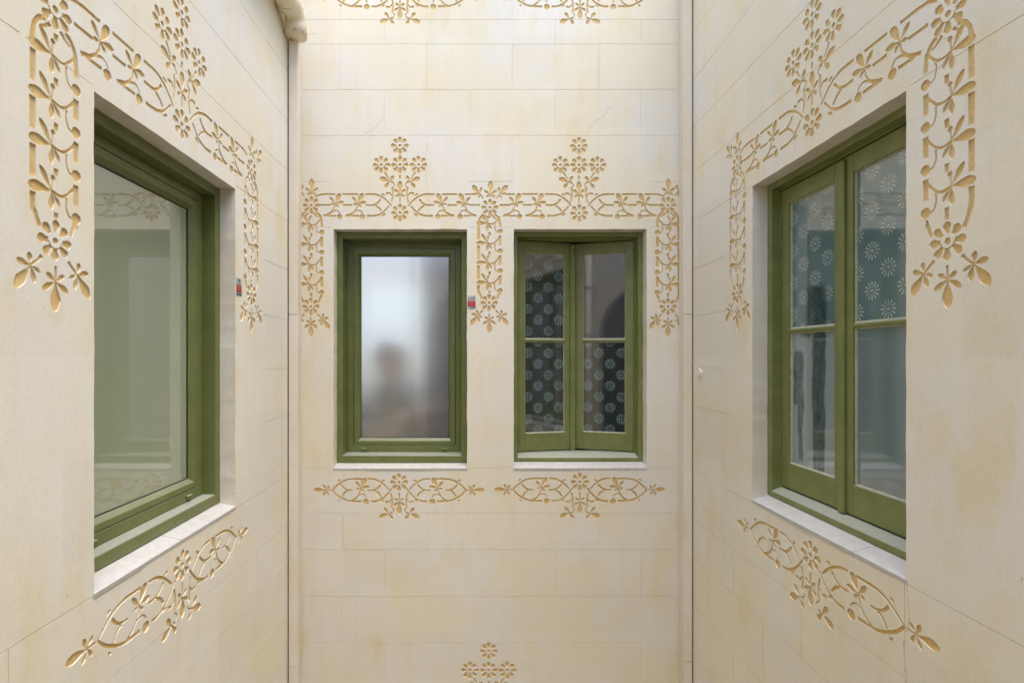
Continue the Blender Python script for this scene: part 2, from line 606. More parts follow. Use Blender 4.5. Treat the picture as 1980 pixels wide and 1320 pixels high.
    def corner(self, x, y, r=17.0, diag=(1,)):
        """corner rosette with the sprigs above it"""
        self.rosette((x, y), r)
        o = (x + 4, y - 25)
        o = (x + 1, y - 25)
        self.petal_to(o, (x + 1, y - 52), 5.2)
        for e in (-1, 1):
            self.petal_to(o, (x + 1 + e * 12.5, y - 33.5), 2.8)
            self.petal_to(o, (x + 1 + e * 9, y - 20.5), 2.2)
        self.line([(x + 1, y - 25), (x + .5, y - 18.5)], 2.0)
        for e in diag:
            o = (x + e * 20, y - 27)
            self.petal_to(o, (x + e * 34, y - 43), 5.0)
            self.petal_to(o, (x + e * 16, y - 40), 2.7)
            self.petal_to(o, (x + e * 33, y - 26), 2.5)
            self.petal_to(o, (x + e * 21, y - 17.5), 2.4)
            self.line([o, (x + e * 13, y - 17.5)], 2.0)

    def pilaster(self, x, yt, first, pitch, n, yb, e=1, half=20.8):
        """hanging strip; e = 1: buds on the right, big leaves on the left"""
        X = lambda d_: x + e * d_
        H = half
        # arched top of both side bars
        for s_ in (1, -1):
            self.line([(X(s_ * 9.5), yt + 13.5), (X(s_ * 15), yt + 17), (X(s_ * 19.5), yt + 25), (X(s_ * H), yt + 36),
                       (X(s_ * H), first - (2 if s_ < 0 else -6))], 3.2, 4.2)
            self.line([(X(s_ * 5), yt + 15), (X(s_ * 9), yt + 19), (X(s_ * 14.5), yt + 22.5)], 2.6, 1.6)
        self.line([(X(0.5), yt + 20), (X(0.5), first - 13)], 3.6)
        for i in range(n):
            y = first + i * pitch
            o = (X(-3.5), y)
            self.petal_to(o, (X(-25), y + 1.2), 4.6, pointed=.3)
            self.petal_to(o, (X(-15), y - 17), 3.0)
            self.petal_to(o, (X(-3.8), y + 16), 3.1)
            self.petal_to(o, (X(5), y + 11.5), 2.2)
            self.line([o, (X(-2.6), y - 9)], 1.6)
            self.disc((X(-2.4), y - 10.5), 2.5, 10)
            self.line([o, (X(4), y + 2), (X(10), y + 0.3), (X(15.5), y - 5), (X(H), y - 12)], 1.9, 2.4)
            if i < n:
                self.line([(X(11), y + 1.5), (X(10.6), y + 9), (X(13), y + 15.5), (X(17.5), y + 17.5)], 1.6, 1.5)
                self.disc((X(H + .4), y + 16.3), 5.0)
            nxt = y + pitch
            last = (i == n - 1)
            if not last:
                self.line([(X(H), y + 24.5), (X(H), nxt + 5)], 4.3)
                self.line([(X(-H), y + 6), (X(-H), nxt - 6)], 4.3)
                self.line([(X(.6), y + 17.5), (X(.6), nxt - 13)], 3.4)
            else:
                self.line([(X(.6), y + 17), (X(.6), yb - 18.5)], 3.4)
                self.line([(X(H), y + 25), (X(H - 1), yb - 20), (X(15.5), yb - 7)], 4.2, 3.0)
                self.line([(X(-H), y + 6), (X(-H), y + 18), (X(-18.8), yb - 18), (X(-14.5), yb - 8)], 4.2, 3.0)
        self.rosette((x, yb), 16.8)
        o = (x, yb + 33)
        self.line([(x, yb + 20.5), o], 2.0)
        self.petal_to(o, (x, yb + 58), 5.3)
        for s_ in (-1, 1):
            self.petal_to(o, (x + s_ * 12.8, yb + 41), 2.8)
            self.petal_to(o, (x + s_ * 8.8, yb + 26.8), 2.4)
            q = (x + s_ * 22.6, yb + 24)
            self.line([(x + s_ * 12.6, yb + 14.5), (x + s_ * 17, yb + 19), q], 2.6, 1.8)
            self.petal_to(q, (x + s_ * 36, yb + 43), 4.8)
            self.petal_to(q, (x + s_ * 34.6, yb + 21), 2.9)
            self.petal_to(q, (x + s_ * 24, yb + 13.5), 2.6)
            self.petal_to(q, (x + s_ * 13.5, yb + 28), 1.9)
            self.petal_to(q, (x + s_ * 19, yb + 37.5), 2.9)

    def sill(self, cx, cy):
        """lens-shaped ornament below a window; cy = rosette"""
        self.rosette((cx, cy), 17.6)
        for e in (-1, 1):
            f = lambda x, y: (cx + e * x, cy + y)
            self.line([f(129.3, 15), f(122, 8), f(110, -1.2), f(97, -5.6), f(83, -6.4), f(71.5, -6.4)], 2.6, 3.0)
            self.line([f(60, -6.6), f(48, -5.8), f(38, -1.6), f(28.5, 5), f(20, 14)], 3.0, 2.4)
            self.line([f(129.3, 15), f(121, 24), f(108, 32), f(95, 36.4), f(80, 36.8), f(73, 36.8)], 2.6, 3.4)
            self.line([f(55, 37), f(44, 36.4), f(32, 31), f(22, 22), f(14, 11.5)], 3.2, 2.4)
            self.line([f(112, 4.5), f(106.5, 11), f(99, 14.8), f(90, 15.2)], 2.8, 2.2)
            self.line([f(110, 28.5), f(106, 21), f(99.5, 16.2)], 2.8)
            self.line([f(61, 15.3), f(50, 15.2), f(42, 11.5), f(35, 4.5)], 2.4, 3.0)
            self.line([f(47.5, 16.4), f(40, 20.5), f(35, 28)], 2.8)
            self.leaf5(f(74.2, 10.5), -e)
            self.line([f(74, 11), f(76.5, 20), f(82, 29), f(93, 36.6)], 2.0, 2.8)
            self.line([f(77.5, 24.5), f(70, 22.8), f(65, 26), f(63.8, 30)], 1.8, 1.5)
            self.disc(f(64.3, 37.6), 5.8)
            self.petal_to(f(119, -2), f(113.5, -5.4), 2.1, neck=.6)
            self.petal_to(f(34, -1.5), f(27, -4.6), 2.0, neck=.6)
            self.petal_to(f(117, 33.5), f(113, 36.6), 1.9, neck=.6)
            self.petal_to(f(36, 37), f(29.5, 34), 2.0, neck=.6)
            o = f(141.5, 15)
            self.line([f(131, 15), o], 1.9)
            self.petal_to(o, f(165.5, 15), 5.0, pointed=1.0)
            self.petal_to(o, f(146.5, 4), 2.7)
            self.petal_to(o, f(135, 6.5), 2.2)
            self.petal_to(o, f(147.5, 26.5), 2.7)
            self.petal_to(o, f(136, 25), 2.2)
        self.spray(cx, cy, 1, False)


def joints(rows, xs_by_row, u0, u1, skip=()):
    """thin ashlar joints: list of polygons"""
    out = []
    jw = 0.5
    for v in rows:
        segs = [(u0, u1)]
        for (a_, b_, va, vb) in skip:
            if va < v < vb:
                ns = []
                for s0, s1 in segs:
                    if b_ <= s0 or a_ >= s1:
                        ns.append((s0, s1))
                    else:
                        if s0 < a_: ns.append((s0, a_))
                        if b_ < s1: ns.append((b_, s1))
                segs = ns
        for s0, s1 in segs:
            n_ = max(2, int((s1 - s0) / 22))
            xs = np.linspace(s0, s1, n_)
            dv = [0.9 * noise.noise(Vector((x * 0.012, v * 0.37, 1.0))) for x in xs]
            hw = [jw * (0.55 + 0.9 * abs(noise.noise(Vector((x * 0.06, v * 0.9, 5.0))))) for x in xs]
            up = [(x, v + d_ - h_) for x, d_, h_ in zip(xs, dv, hw)]
            dn = [(x, v + d_ + h_) for x, d_, h_ in zip(xs, dv, hw)]
            out.append(np.array(up + dn[::-1]))
    for (v0, v1, xs) in xs_by_row:
        for x in xs:
            x = x + random.uniform(-.8, .8)
            hw = jw * random.uniform(.8, 1.3)
            out.append(np.array([(x - hw, v0 + 1.2), (x + hw, v0 + 1.2), (x + hw + random.uniform(-.5, .5), v1 - 1.2), (x - hw, v1 - 1.2)]))
    return out


def crack(pts, w_=0.5):
    c = Carve()
    c.motif('x')
    P = []
    for i in range(len(pts) - 1):
        for k_ in range(5):
            t = k_ / 5
            P.append((pts[i][0] * (1 - t) + pts[i + 1][0] * t + random.uniform(-.8, .8), pts[i][1] * (1 - t) + pts[i + 1][1] * t + random.uniform(-.8, .8)))
    P.append(pts[-1])
    c.line(P, w_ * .5, w_ * 1.1, 1)
    return c.shapes[0][0]


def inside(poly, C):
    x, y = C[:, 0], C[:, 1]
    x0, y0 = poly.min(0)
    x1, y1 = poly.max(0)
    idx = np.nonzero((x > x0) & (x < x1) & (y > y0) & (y < y1))[0]
    if len(idx) == 0:
        return idx
    px, py = x[idx], y[idx]
    wn_ = np.zeros(len(idx), int)
    n_ = len(poly)
    for i in range(n_):
        ax, ay = poly[i]
        bx, by = poly[(i + 1) % n_]
        cr = (bx - ax) * (py - ay) - (px - ax) * (by - ay)
        wn_ += ((ay <= py) & (by > py) & (cr > 0)).astype(int)
        wn_ -= ((ay > py) & (by <= py) & (cr < 0)).astype(int)
    return idx[wn_ != 0]


DEPTH_O, DEPTH_J = 1.45, 0.65
THICK = 66


def build_wall(name, frame, u0, u1, carve, joint_polys, holes, label, WTOP=WTOP):
    """one plaster wall: carved ornament, joints and window openings cut from a single sheet with thickness"""
    pts, edges = [], []
    def addpoly(p):
        o = len(pts)
        n_ = len(p)
        for q in p:
            pts.append(Vector((float(q[0]), float(q[1]))))
        for i in range(n_):
            edges.append((o + i, o + (i + 1) % n_))
    addpoly([(u0, WTOP), (u1, WTOP), (u1, WBOT), (u0, WBOT)])
    for h in holes:
        addpoly(h)
    for s_ in carve.shapes:
        addpoly(s_[0])
    for j in joint_polys:
        addpoly(j)
    V, E, Fc, _, _, _ = delaunay_2d_cdt(pts, edges, [], 0, 1e-4)
    P = np.array([(v.x, v.y) for v in V])
    Fa = np.array(Fc)
    C = P[Fa].mean(1)
    cls = np.zeros(len(Fa), int)          # 0 wall, 1 joint, >=2 carved shape key, -1 hole
    for j in joint_polys:
        cls[inside(j, C)] = 1
    keys = {}
    for poly, mo, ro in carve.shapes:
        k_ = keys.setdefault((mo, ro), len(keys) + 2)
        ii = inside(poly, C)
        ok = ii[(cls[ii] < 2) | (ro is not None)]
        cls[ok] = k_
    for h in holes:
        cls[inside(np.array(h), C)] = -1
    out = (C[:, 0] < u0) | (C[:, 0] > u1) | (C[:, 1] < WTOP) | (C[:, 1] > WBOT)
    cls[out] = -1
    dep = np.where(cls == 0, 0.0, np.where(cls == 1, DEPTH_J, np.where(cls >= 2, DEPTH_O, 0.0)))
    L3 = lambda p, w_: Vector((p[0] * K, w_ * K, (690 - p[1]) * K))
    # wall mesh
    vmap, verts, faces, mi = {}, [], [], []
    def vid(i, w_):
        k_ = (i, round(w_, 3))
        if k_ not in vmap:
            vmap[k_] = len(verts)
            verts.append(L3(P[i], w_))
        return vmap[k_]
    def orient(t):
        a_, b_, c_ = P[t[0]], P[t[1]], P[t[2]]
        # seen from the court (w < 0) with v downwards: normal must be -w
        return t if (b_[0] - a_[0]) * (c_[1] - a_[1]) - (b_[1] - a_[1]) * (c_[0] - a_[0]) < 0 else (t[0], t[2], t[1])
    edge = {}
    for fi, t in enumerate(Fa):
        t = orient(tuple(int(q) for q in t))
        if cls[fi] in (0, 1):
            faces.append(tuple(vid(i, dep[fi]) for i in t))
            mi.append(0)
        for i in range(3):
            e_ = tuple(sorted((t[i], t[(i + 1) % 3])))
            edge.setdefault(e_, []).append(fi)
    for (i, j), fs in edge.items():
        if len(fs) == 2:
            a_, b_ = fs
            if cls[a_] == -1 or cls[b_] == -1:
                if cls[a_] == cls[b_]:
                    continue
                if out[a_] or out[b_]:
                    continue
                faces.append((vid(i, 0), vid(j, 0), vid(j, THICK), vid(i, THICK)))
                mi.append(1)
            elif dep[a_] != dep[b_]:
                faces.append((vid(i, dep[a_]), vid(j, dep[a_]), vid(j, dep[b_]), vid(i, dep[b_])))
                mi.append(0)
    # back sheet and top edge give the wall its thickness
    bp, be = [], []
    for p in [[(u0, WTOP), (u1, WTOP), (u1, WBOT), (u0, WBOT)]] + holes:
        o = len(bp)
        bp += [Vector(q) for q in p]
        be += [(o + i, o + (i + 1) % len(p)) for i in range(len(p))]
    V2, _, F2, _, _, _ = delaunay_2d_cdt(bp, be, [], 1, 1e-4)
    o = len(verts)
    verts += [L3((v.x, v.y), THICK) for v in V2]
    for t in F2:
        c_ = sum((V2[i] for i in t), Vector((0, 0))) / len(t)
        if any(len(inside(np.array(h), np.array([[c_.x, c_.y]]))) for h in holes):
            continue
        faces.append(tuple(o + i for i in t))
        mi.append(0)
    o = len(verts)
    verts += [L3((u0, WTOP), 0), L3((u1, WTOP), 0), L3((u1, WTOP), THICK), L3((u0, WTOP), THICK)]
    faces.append((o, o + 1, o + 2, o + 3))
    mi.append(0)
    wall = link(name, verts, faces, None, None, [M['plaster'], M['reveal']], mi)
    wall.matrix_world = frame
    tag(wall, label, "wall")
    # carved parts and their rosettes
    parts = {}
    for (mo, ro), k_ in sorted(keys.items(), key=lambda q: (q[0][0], q[0][1] or 0)):
        sel = np.nonzero(cls == k_)[0]
        if len(sel) == 0:
            continue
        used = {}
        vs, fcs = [], []
        for fi in sel:
            t = orient(tuple(int(q) for q in Fa[fi]))
            f_ = []
            for i in t:
                if i not in used:
                    used[i] = len(vs)
                    vs.append(L3(P[i], DEPTH_O))
                f_.append(used[i])
            fcs.append(tuple(f_))
        if ro is None:
            ob = link(carve.motifs[mo][0], vs, fcs, M['ochre'], wall)
            parts[mo] = ob
        else:
            ob = link("rosette", vs, fcs, M['ochre'], parts.get(mo, wall))
    return wall


def rect(u0, u1, v0, v1, wob=0.0, seed=0):
    """window opening; plaster edges run slightly uneven"""
    if not wob:
        return [(u0, v0), (u1, v0), (u1, v1), (u0, v1)]
    out = []
    def side(a_, b_, n_):
        for i in range(n_):
            t = i / n_
            x, y = a_[0] + (b_[0] - a_[0]) * t, a_[1] + (b_[1] - a_[1]) * t
            if i:
                j = noise.noise_vector(Vector((x * 0.045, y * 0.045, seed)))
                x += j.x * wob
                y += j.y * wob
            out.append((x, y))
    side((u0, v0), (u1, v0), 26)
    side((u1, v0), (u1, v1), 44)
    side((u1, v1), (u0, v1), 26)
    side((u0, v1), (u0, v0), 44)
    return out

ROWS_UP = [-404, -315, -226, -138, -50, 38, 85.5, 173.5, 262, 351]
ROWS_DN = [903.8, 991, 1062, 1152, 1242, 1331, 1420, 1509, 1598, 1687]
XA, XB = [657.7, 825, 990.7, 1157.5], [743.5, 909, 1074.5, 1239]

# --- back wall
c = Carve()
c.motif("carved_frieze")
c.band_half(773.3, 0, 1, 'end')
c.band_half(773.3, 0, -1, 'mid')
c.rosette((773.3, 411.6), 17.4)
c.spray(773.3, 411.6, -1)
c.band_half(1121, 0, 1, 'mid')
c.band_half(1121, 0, -1, 'end')
c.rosette((1120, 412.4), 17.4)
c.spray(1119.5, 412.4, -1)
c.corner(601.5, 397, 17, (-1,))
c.corner(947.2, 401.4, 17, (-1, 1))
c.corner(1291.5, 397, 17, (1,))
c.pilaster(601, 397, 433, 38.7, 4, 592.6, 1)
c.pilaster(946, 401.4, 431, 38.2, 4, 585.5, 1)
c.pilaster(1292, 397, 433, 38.7, 4, 592.6, -1)
c.motif("carved_sill_ornament")
c.sill(771.7, 932)
c.motif("carved_sill_ornament")
c.sill(1121.3, 931)
c.motif("carved_upper_ornament")
c.sill(773.5, -24)
c.motif("carved_upper_ornament")
c.sill(1121.5, -24)
c.motif("carved_lower_spray")
c.spray(945, 1388, -1)
HB1 = rect(645, 903, 443, 905, 1.0, 1)
HB2 = rect(993.5, 1250.5, 443, 904.5, 1.0, 2)
vj = [(-50, 38, XA), (38, 85.5, XB), (85.5, 173.5, XA), (173.5, 262, XB), (262, 351, [825.4, 990.5, 1156]), (991, 1062, [661.5, 826.7, 990, 1157]),
      (1062, 1152, [745, 909.5, 1074, 1238.7]), (1152, 1242, [661.5, 826.7, 992, 1157]), (1242, 1331, [745, 909.5, 1074, 1238.7])]
jp = joints(ROWS_UP + [439.5] + ROWS_DN, vj, 581, 1326, [(640, 906, 350, 450), (990, 1254, 350, 450), (640, 906, 436, 905.5), (990, 1254, 436, 905.5)])
jp += [crack([(744, 216), (738, 232), (722, 250), (705, 260)]), crack([(1133, 258), (1148, 236), (1170, 222), (1181, 206)]), crack([(570, 70), (596, 67), (612, 66)], .8),
       crack([(660, 990), (664, 1010), (661, 1034), (668, 1060)], .5), crack([(1099, 440), (1104, 420)], .4)]
wall_back = build_wall("back_wall", F_BACK, XL + 925, XR + 925, c, jp, [HB1, HB2],
                       "cream plaster wall facing the viewer with two green windows and carved ochre flowers")

# --- left wall (u = distance in front of the camera)
c = Carve()
c.motif("carved_frieze")
c.T = lambda p: (p[0] - 773.3 + 581, p[1])
c.band_half(773.3, 9, 1, 'end')
c.band_half(773.3, 9, -1, 'end')
c.rosette((773.3, 419.5), 17.4)
c.spray(773.3, 419.5, -1)
c.corner(599.5, 406.5, 17, (-1,))
c.corner(952, 406.5, 17, (1,))
c.pilaster(599.5, 406.5, 445, 36.8, 4, 595.4, 1)
c.pilaster(951.5, 406.5, 445, 36.8, 4, 595.4, -1)
c.motif("carved_sill_ornament")
c.T = lambda p: (p[0] - 771.7 + 582, p[1])
c.sill(771.7, 932)
HL = rect(448, 708.5, 451.5, 902, 1.0, 3)
vj = [(904, 992, [367, 950]), (992, 1064, [450, 615, 780]), (1064, 1153, [367, 532, 698, 863]), (1153, 1243, [450, 615, 780])]
jp = joints([-404, -315, -226, -138, -50, 38, 87, 176, 265, 354.5, 446.5] + [904, 992, 1064, 1153, 1242, 1331, 1420, 1509], vj, REAR, 964,
            [(440, 716, 442, 460), (375, 800, 400, 450)])
jp += joints([533, 622, 710, 795, 879], [], 805, 964)
jp += joints([446.5], [], 380, 446) + joints([446.5], [], 711, 800)
wall_left = build_wall("side_wall", F_LEFT, REAR, 965, c, jp, [HL],
                       "cream plaster side wall on the left holding one tall frosted window")

# --- right wall (u = minus the distance)
c = Carve()
c.motif("carved_frieze")
c.T = lambda p: (p[0] - 773.3 - 601.5, p[1])
c.band_half(773.3, -3.5, 1, 'end')
c.band_half(773.3, -3.5, -1, 'end')
c.rosette((773.3, 407.8), 17.4)
c.spray(773.3, 407.8, -1)
c.corner(599.5, 393.3, 17, (-1,))
c.corner(947.5, 396.5, 17, (1,))
c.pilaster(599.5, 393.3, 430, 38.3, 4, 591, 1)
c.pilaster(947, 396.5, 430, 38.3, 4, 590.7, -1)
c.motif("carved_sill_ornament")
c.T = lambda p: ((p[0] - 771.7) * 1.03 - 604.5, p[1])
c.sill(771.7, 929.5)
HR = rect(-732, -469, 440, 899, 1.0, 4)
vj = [(904, 992, [-470, -690]), (992, 1064, [-787, -621, -455]), (1064, 1153, [-870, -704, -538]), (1153, 1243, [-787, -621])]
jp = joints([-404, -315, -226, -138, -50, 38, 85, 173, 261, 346] + [903, 992, 1064, 1153, 1242, 1331, 1420, 1509], vj, -964, -REAR,
            [(-740, -461, 430, 450)])
jp += joints([437.5], [], -964, -736) + joints([437.5], [], -465, -REAR)
jp += joints([526, 615, 709, 782], [], -964, -800)
jp += [crack([(-468, 902), (-466, 935), (-472, 960), (-468, 992), (-476, 1015), (-468, 1040)], .8), crack([(-640, 437), (-632, 425), (-634, 410)], .4)]
wall_right = build_wall("side_wall", F_RIGHT, -965, -REAR, c, jp, [HR],
                        "cream plaster side wall on the right holding a two-leaf casement window")

# lump of patched plaster at the right corner
g = MB()
pts, fcs = [], []
for i_ in range(7):
    t_ = i_ / 6 * math.pi / 2
    for j_ in range(18):
        an = 2 * math.pi * j_ / 18
        rr = 11 * math.sin(t_) * (1 + .18 * math.sin(3 * an + 1))
        pts.append((-905 + rr * .8 * math.cos(an), -2.6 * math.cos(t_) + .3, 690 - 720 + rr * math.sin(an)))
for i_ in range(6):
    for j_ in range(18):
        fcs.append((i_ * 18 + j_, i_ * 18 + (j_ + 1) % 18, (i_ + 1) * 18 + (j_ + 1) % 18, (i_ + 1) * 18 + j_))
g.add(pts, fcs)
g.build("plaster_patch", M['duct'], wall_right, smooth=True)

# --- wall behind the camera, with an open arch to a gallery
c = Carve()
arch = [(-265, 1150), (-265, 585)] + [(-265 + 265 * (1 - math.cos(t)), 585 - 265 * math.sin(t)) for t in np.linspace(0.1, math.pi - 0.1, 22)] + [(265, 585), (265, 1150)]
jp = joints([173.5, 262], [], -XR, -XL)
wall_rear = build_wall("rear_wall", F_REAR, -XR, -XL, c, jp, [arch], "cream plaster wall with an open arch, behind the viewer", 90)
g = MB()
g.box(-330, 330, THICK + 0.5, 420, -1150 + 690 - 20, 400)
ob = g.build("gallery_interior", M['room_dark'])
bm = bmesh.new(); bm.from_mesh(ob.data)
bmesh.ops.delete(bm, geom=[f for f in bm.faces if f.normal.y < -0.9], context='FACES')
bm.to_mesh(ob.data); bm.free()
ob.matrix_world = F_REAR
tag(ob, kind="structure")

# --- courtyard floor
ob = link("courtyard_floor", [(-60, -60, 0), (60, -60, 0), (60, 60, 0), (-60, 60, 0)], [(0, 1, 2, 3)], M['floor'])
tag(ob, kind="structure")


def room(name, frame, uc, half, v0, v1, deep, mat, open_top=False, sky_gap=None):
    g = MB()
    g.box(uc - half, uc + half, THICK + 1, THICK + deep, 690 - v1, 690 - v0)
    ob = g.build(name, mat)
    bm = bmesh.new(); bm.from_mesh(ob.data)
    bmesh.ops.delete(bm, geom=[f for f in bm.faces if f.normal.y < -0.9 or (open_top and f.normal.z > 0.9) or (sky_gap and f.normal.y > 0.9)], context='FACES')
    if sky_gap:      # far wall with an unseen opening, added so sky glow reaches the pane
        P3 = lambda u_, v_: bm.verts.new((u_ * K, (THICK + deep) * K, (690 - v_) * K))
        o_ = [P3(uc - half, v1), P3(uc + half, v1), P3(uc + half, v0), P3(uc - half, v0)]
        i_ = [P3(sky_gap[0], sky_gap[3]), P3(sky_gap[1], sky_gap[3]), P3(sky_gap[1], sky_gap[2]), P3(sky_gap[0], sky_gap[2])]
        for q in range(4):
            bm.faces.new((o_[q], o_[(q + 1) % 4], i_[(q + 1) % 4], i_[q]))
    bm.to_mesh(ob.data); bm.free()
    ob.matrix_world = frame
    tag(ob, kind="structure")
    return ob

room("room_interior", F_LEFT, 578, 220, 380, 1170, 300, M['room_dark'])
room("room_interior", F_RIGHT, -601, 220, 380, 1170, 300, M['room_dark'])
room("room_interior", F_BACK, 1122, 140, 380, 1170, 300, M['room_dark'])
room("room_interior", F_BACK, 735, 240, 400, 1170, 360, M['room'], True, (560, 815, 480, 775))  # roof left off and far opening added to brighten the frosted pane

# ---------------------------------------------------------------- windows
def ledge(root, hw, z_front, z_back, w_back, tiles=4):
    """white tiled ledge sloping from the wall face to the frame"""
    g = MB()
    step = 2 * hw / tiles
    for i in range(tiles):
        a_, b_ = -hw + i * step + 0.18, -hw + (i + 1) * step - 0.18
        dz = random.uniform(-.35, .35)
        df = random.uniform(-.3, .5)
        g.prism([(-0.6 - df, z_front - 5), (-0.9 - df, z_front - .8 + dz), (0.2, z_front + dz), (w_back + 3, z_back + dz * .4), (w_back + 3, z_back - 10)], 0, a_, b_)
    g.box(-hw, hw, 1.5, w_back + 2, z_front - 6, z_front - 1.2)
    g.build("ledge", M['ledge'], root)


def frosted_window(frame, uc, v0, v1, wd, pane_mat, label, rw=57.0):
    hw, H = wd / 2, v1 - v0
    root = empty("fixed_window", frame @ Matrix.Translation((uc * K, 0, (690 - v1) * K)))
    tag(root, label, "window")
    r = (-hw, hw, 0, H)
    fw = 22
    ledge(root, hw + 1.0, 1.0, 6.0, fw)
    g = MB()
    o = -2.0
    # L, R, T, B, w
    g.ring(r, [(o, o, o, 6, fw + 1.2), (o + 1, o + 1, o + 1, 6.6, fw), (10.8, 10.8, 12.0, 19.6, fw), (11.6, 11.6, 12.8, 20.4, fw + .8), (12, 12, 13.2, 20.8, rw+0.6), (o, o, o, 6, rw+0.6)])
    g.build("outer_frame", M['green_metal'], root)
    g = MB()
    g.ring(r, [(12.2, 12.2, 13.4, 21.0, rw), (14.5, 14.5, 16, 22.4, rw-0.6), (24.0, 24.0, 24.2, 34.6, rw-0.6), (24.4, 24.4, 24.6, 35, rw-0.1), (24.4, 24.4, 24.6, 35, rw+9), (10, 10, 11, 19, rw+9)])
    inner = g.build("inner_frame", M['green_metal'], root)
    for s_ in (-1, 1):
        g = MB()
        x = s_ * (hw - 47)
        g.box(x - 5.6, x + 5.6, rw-3.8, rw, 26.4, 29.4, .5)
        g.box(x - 5.6, x + 5.6, rw-3, rw, 23.6, 26.4, .5)
        g.build("drain_cap", M['green_metal'], inner)
    g = MB()
    g.ring(r, [(25.5, 25.5, 25.7, 36.1, rw+9), (25.5, 25.5, 25.7, 36.1, rw-0.4), (26, 26, 26.2, 36.6, rw-1), (33.0, 33.0, 34.6, 43.0, rw-1), (33.8, 33.8, 35.4, 43.8, rw-0.6), (38.4, 38.4, 40.2, 48.8, rw+4.8), (38.4, 38.4, 40.2, 48.8, rw+9)])
    sash = g.build("sash", M['green_metal'], root)
    g = MB()
    g.ring(r, [(37.6, 37.6, 39.4, 48.0, rw+5.2), (39.3, 39.3, 41.1, 49.7, rw+5.2), (39.3, 39.3, 41.1, 49.7, rw+6.4), (37.6, 37.6, 39.4, 48.0, rw+6.4)])
    g.build("gasket", M['gasket'], sash)
    g = MB()
    g.box(-hw + 38, hw - 38, rw+6.6, rw+8.6, 48.4, H - 39.8)
    g.build("pane", pane_mat, sash)
    g = MB()
    g.box(hw - 46.5, hw - 43.2, rw+5.9, rw+6.5, 52.2, 54.8, .3)
    g.build("glass_mark", M['steel'], sash)
    return root


def casement_window(frame, uc, v0, v1, wd, aL, aR, wl, mats, label):
    """two green wooden leaves in a frame; mats = ((upper, lower) left, (upper, lower) right)"""
    hw, H = wd / 2, v1 - v0
    root = empty("casement_window", frame @ Matrix.Translation((uc * K, 0, (690 - v1) * K)))
    tag(root, label, "window")
    r = (-hw, hw, 0, H)
    fw = 22
    ledge(root, hw + 1.0, 1.0, 8.0, fw)
    g = MB()
    o = -2.0
    g.ring(r, [(o, o, o, 8, fw + 1), (o + 1, o + 1, o + 1, 8.4, fw), (8.2, 8.2, 7.4, 15.2, fw), (9.2, 9.2, 8.4, 16.0, fw + 1.0), (9.8, 9.8, 9.0, 21.4, wl - 0.6), (11.4, 11.4, 10.4, 21.6, wl - 0.4), (11.4, 11.4, 10.4, 21.8, wl + 22), (o, o, o, 8, wl + 22)])
    g.build("window_frame", M['green_paint'], root)
    lw = hw - 12.2               # width of a leaf
    z0, z1 = 23.6, H - 8.6 - 3.2
    zm = H - 213                 # middle of the glazing bar
    for side, ang, pm in ((-1, aL, mats[0]), (1, aR, mats[1])):
        e = -side                # direction from the hinge towards the middle
        hx = side * (hw - 11.9)
        X = lambda d_: (min(d_), max(d_))
        g = MB()
        t0, t1 = 0, 14
        stile, rail_t, rail_b = 15.5, 22, 36
        def bar(a_, b_, za, zb, w0=t0, w1=t1, c_=.7):
            x0, x1 = sorted((e * a_, e * b_))
            g.box(x0, x1, w0, w1, za, zb, c_)
        bar(0, stile, z0, z1)
        bar(lw - stile, lw, z0, z1)
        bar(stile + .02, lw - stile - .02, z1 - rail_t, z1 - .05, t0 + .05)
        bar(stile + .02, lw - stile - .02, z0 + .05, z0 + rail_b, t0 + .05)
        leaf = g.build("casement_leaf", M['green_paint'], root)
        leaf.location = Vector((hx, wl, 0)) * K
        leaf.rotation_euler = (0, 0, R(ang) * (1 if side < 0 else -1))
        # glazing bead round each light
        for (za, zb), pmat in (((zm + 3.2, z1 - rail_t), pm[0]), ((z0 + rail_b, zm - 3.2), pm[1])):
            x0, x1 = sorted((e * stile, e * (lw - stile)))
            g = MB()
            g.box(x0 - 1, x1 + 1, 4.6, 5.8, za - 1, zb + 1)
            p_ = g.build("pane", pmat, leaf)
            g = MB()
            g.ring((x0, x1, za, zb), [(-.4, 2.2), (0.5, 2.6), (1.5, 4.3), (1.5, 4.9), (-.4, 4.9)])
            g.build("putty_bead", M['putty'], leaf)
        x0, x1 = sorted((e * (stile - .5), e * (lw - stile + .5)))
        g = MB()
        pr = [(1.0, zm - 3.0), (0.2, zm - 1.6), (0, zm), (.4, zm + 1.8), (3.2, zm + 3.4), (9, zm + 3.4), (9, zm - 3.4), (3.0, zm - 3.4)]
        g.prism(pr, 0, x0, x1)
        g.build("glazing_bar", M['green_paint'], leaf)
        if side < 0:
            g = MB()
            g.box(lw - 4.5, lw + 6.2, -4.6, -.02, z0 - 1.2, z1 - 2.5, 1.2)
            g.build("astragal", M['green_paint'], leaf)
        g = MB()
        for zz in (z0 + 60, z1 - 60):
            g.tube([(-e * 1.6, -1.0, zz - 9), (-e * 1.6, -1.0, zz + 9)], 1.5, 10)
        g.build("hinge", M['green_paint'], leaf)
    return root

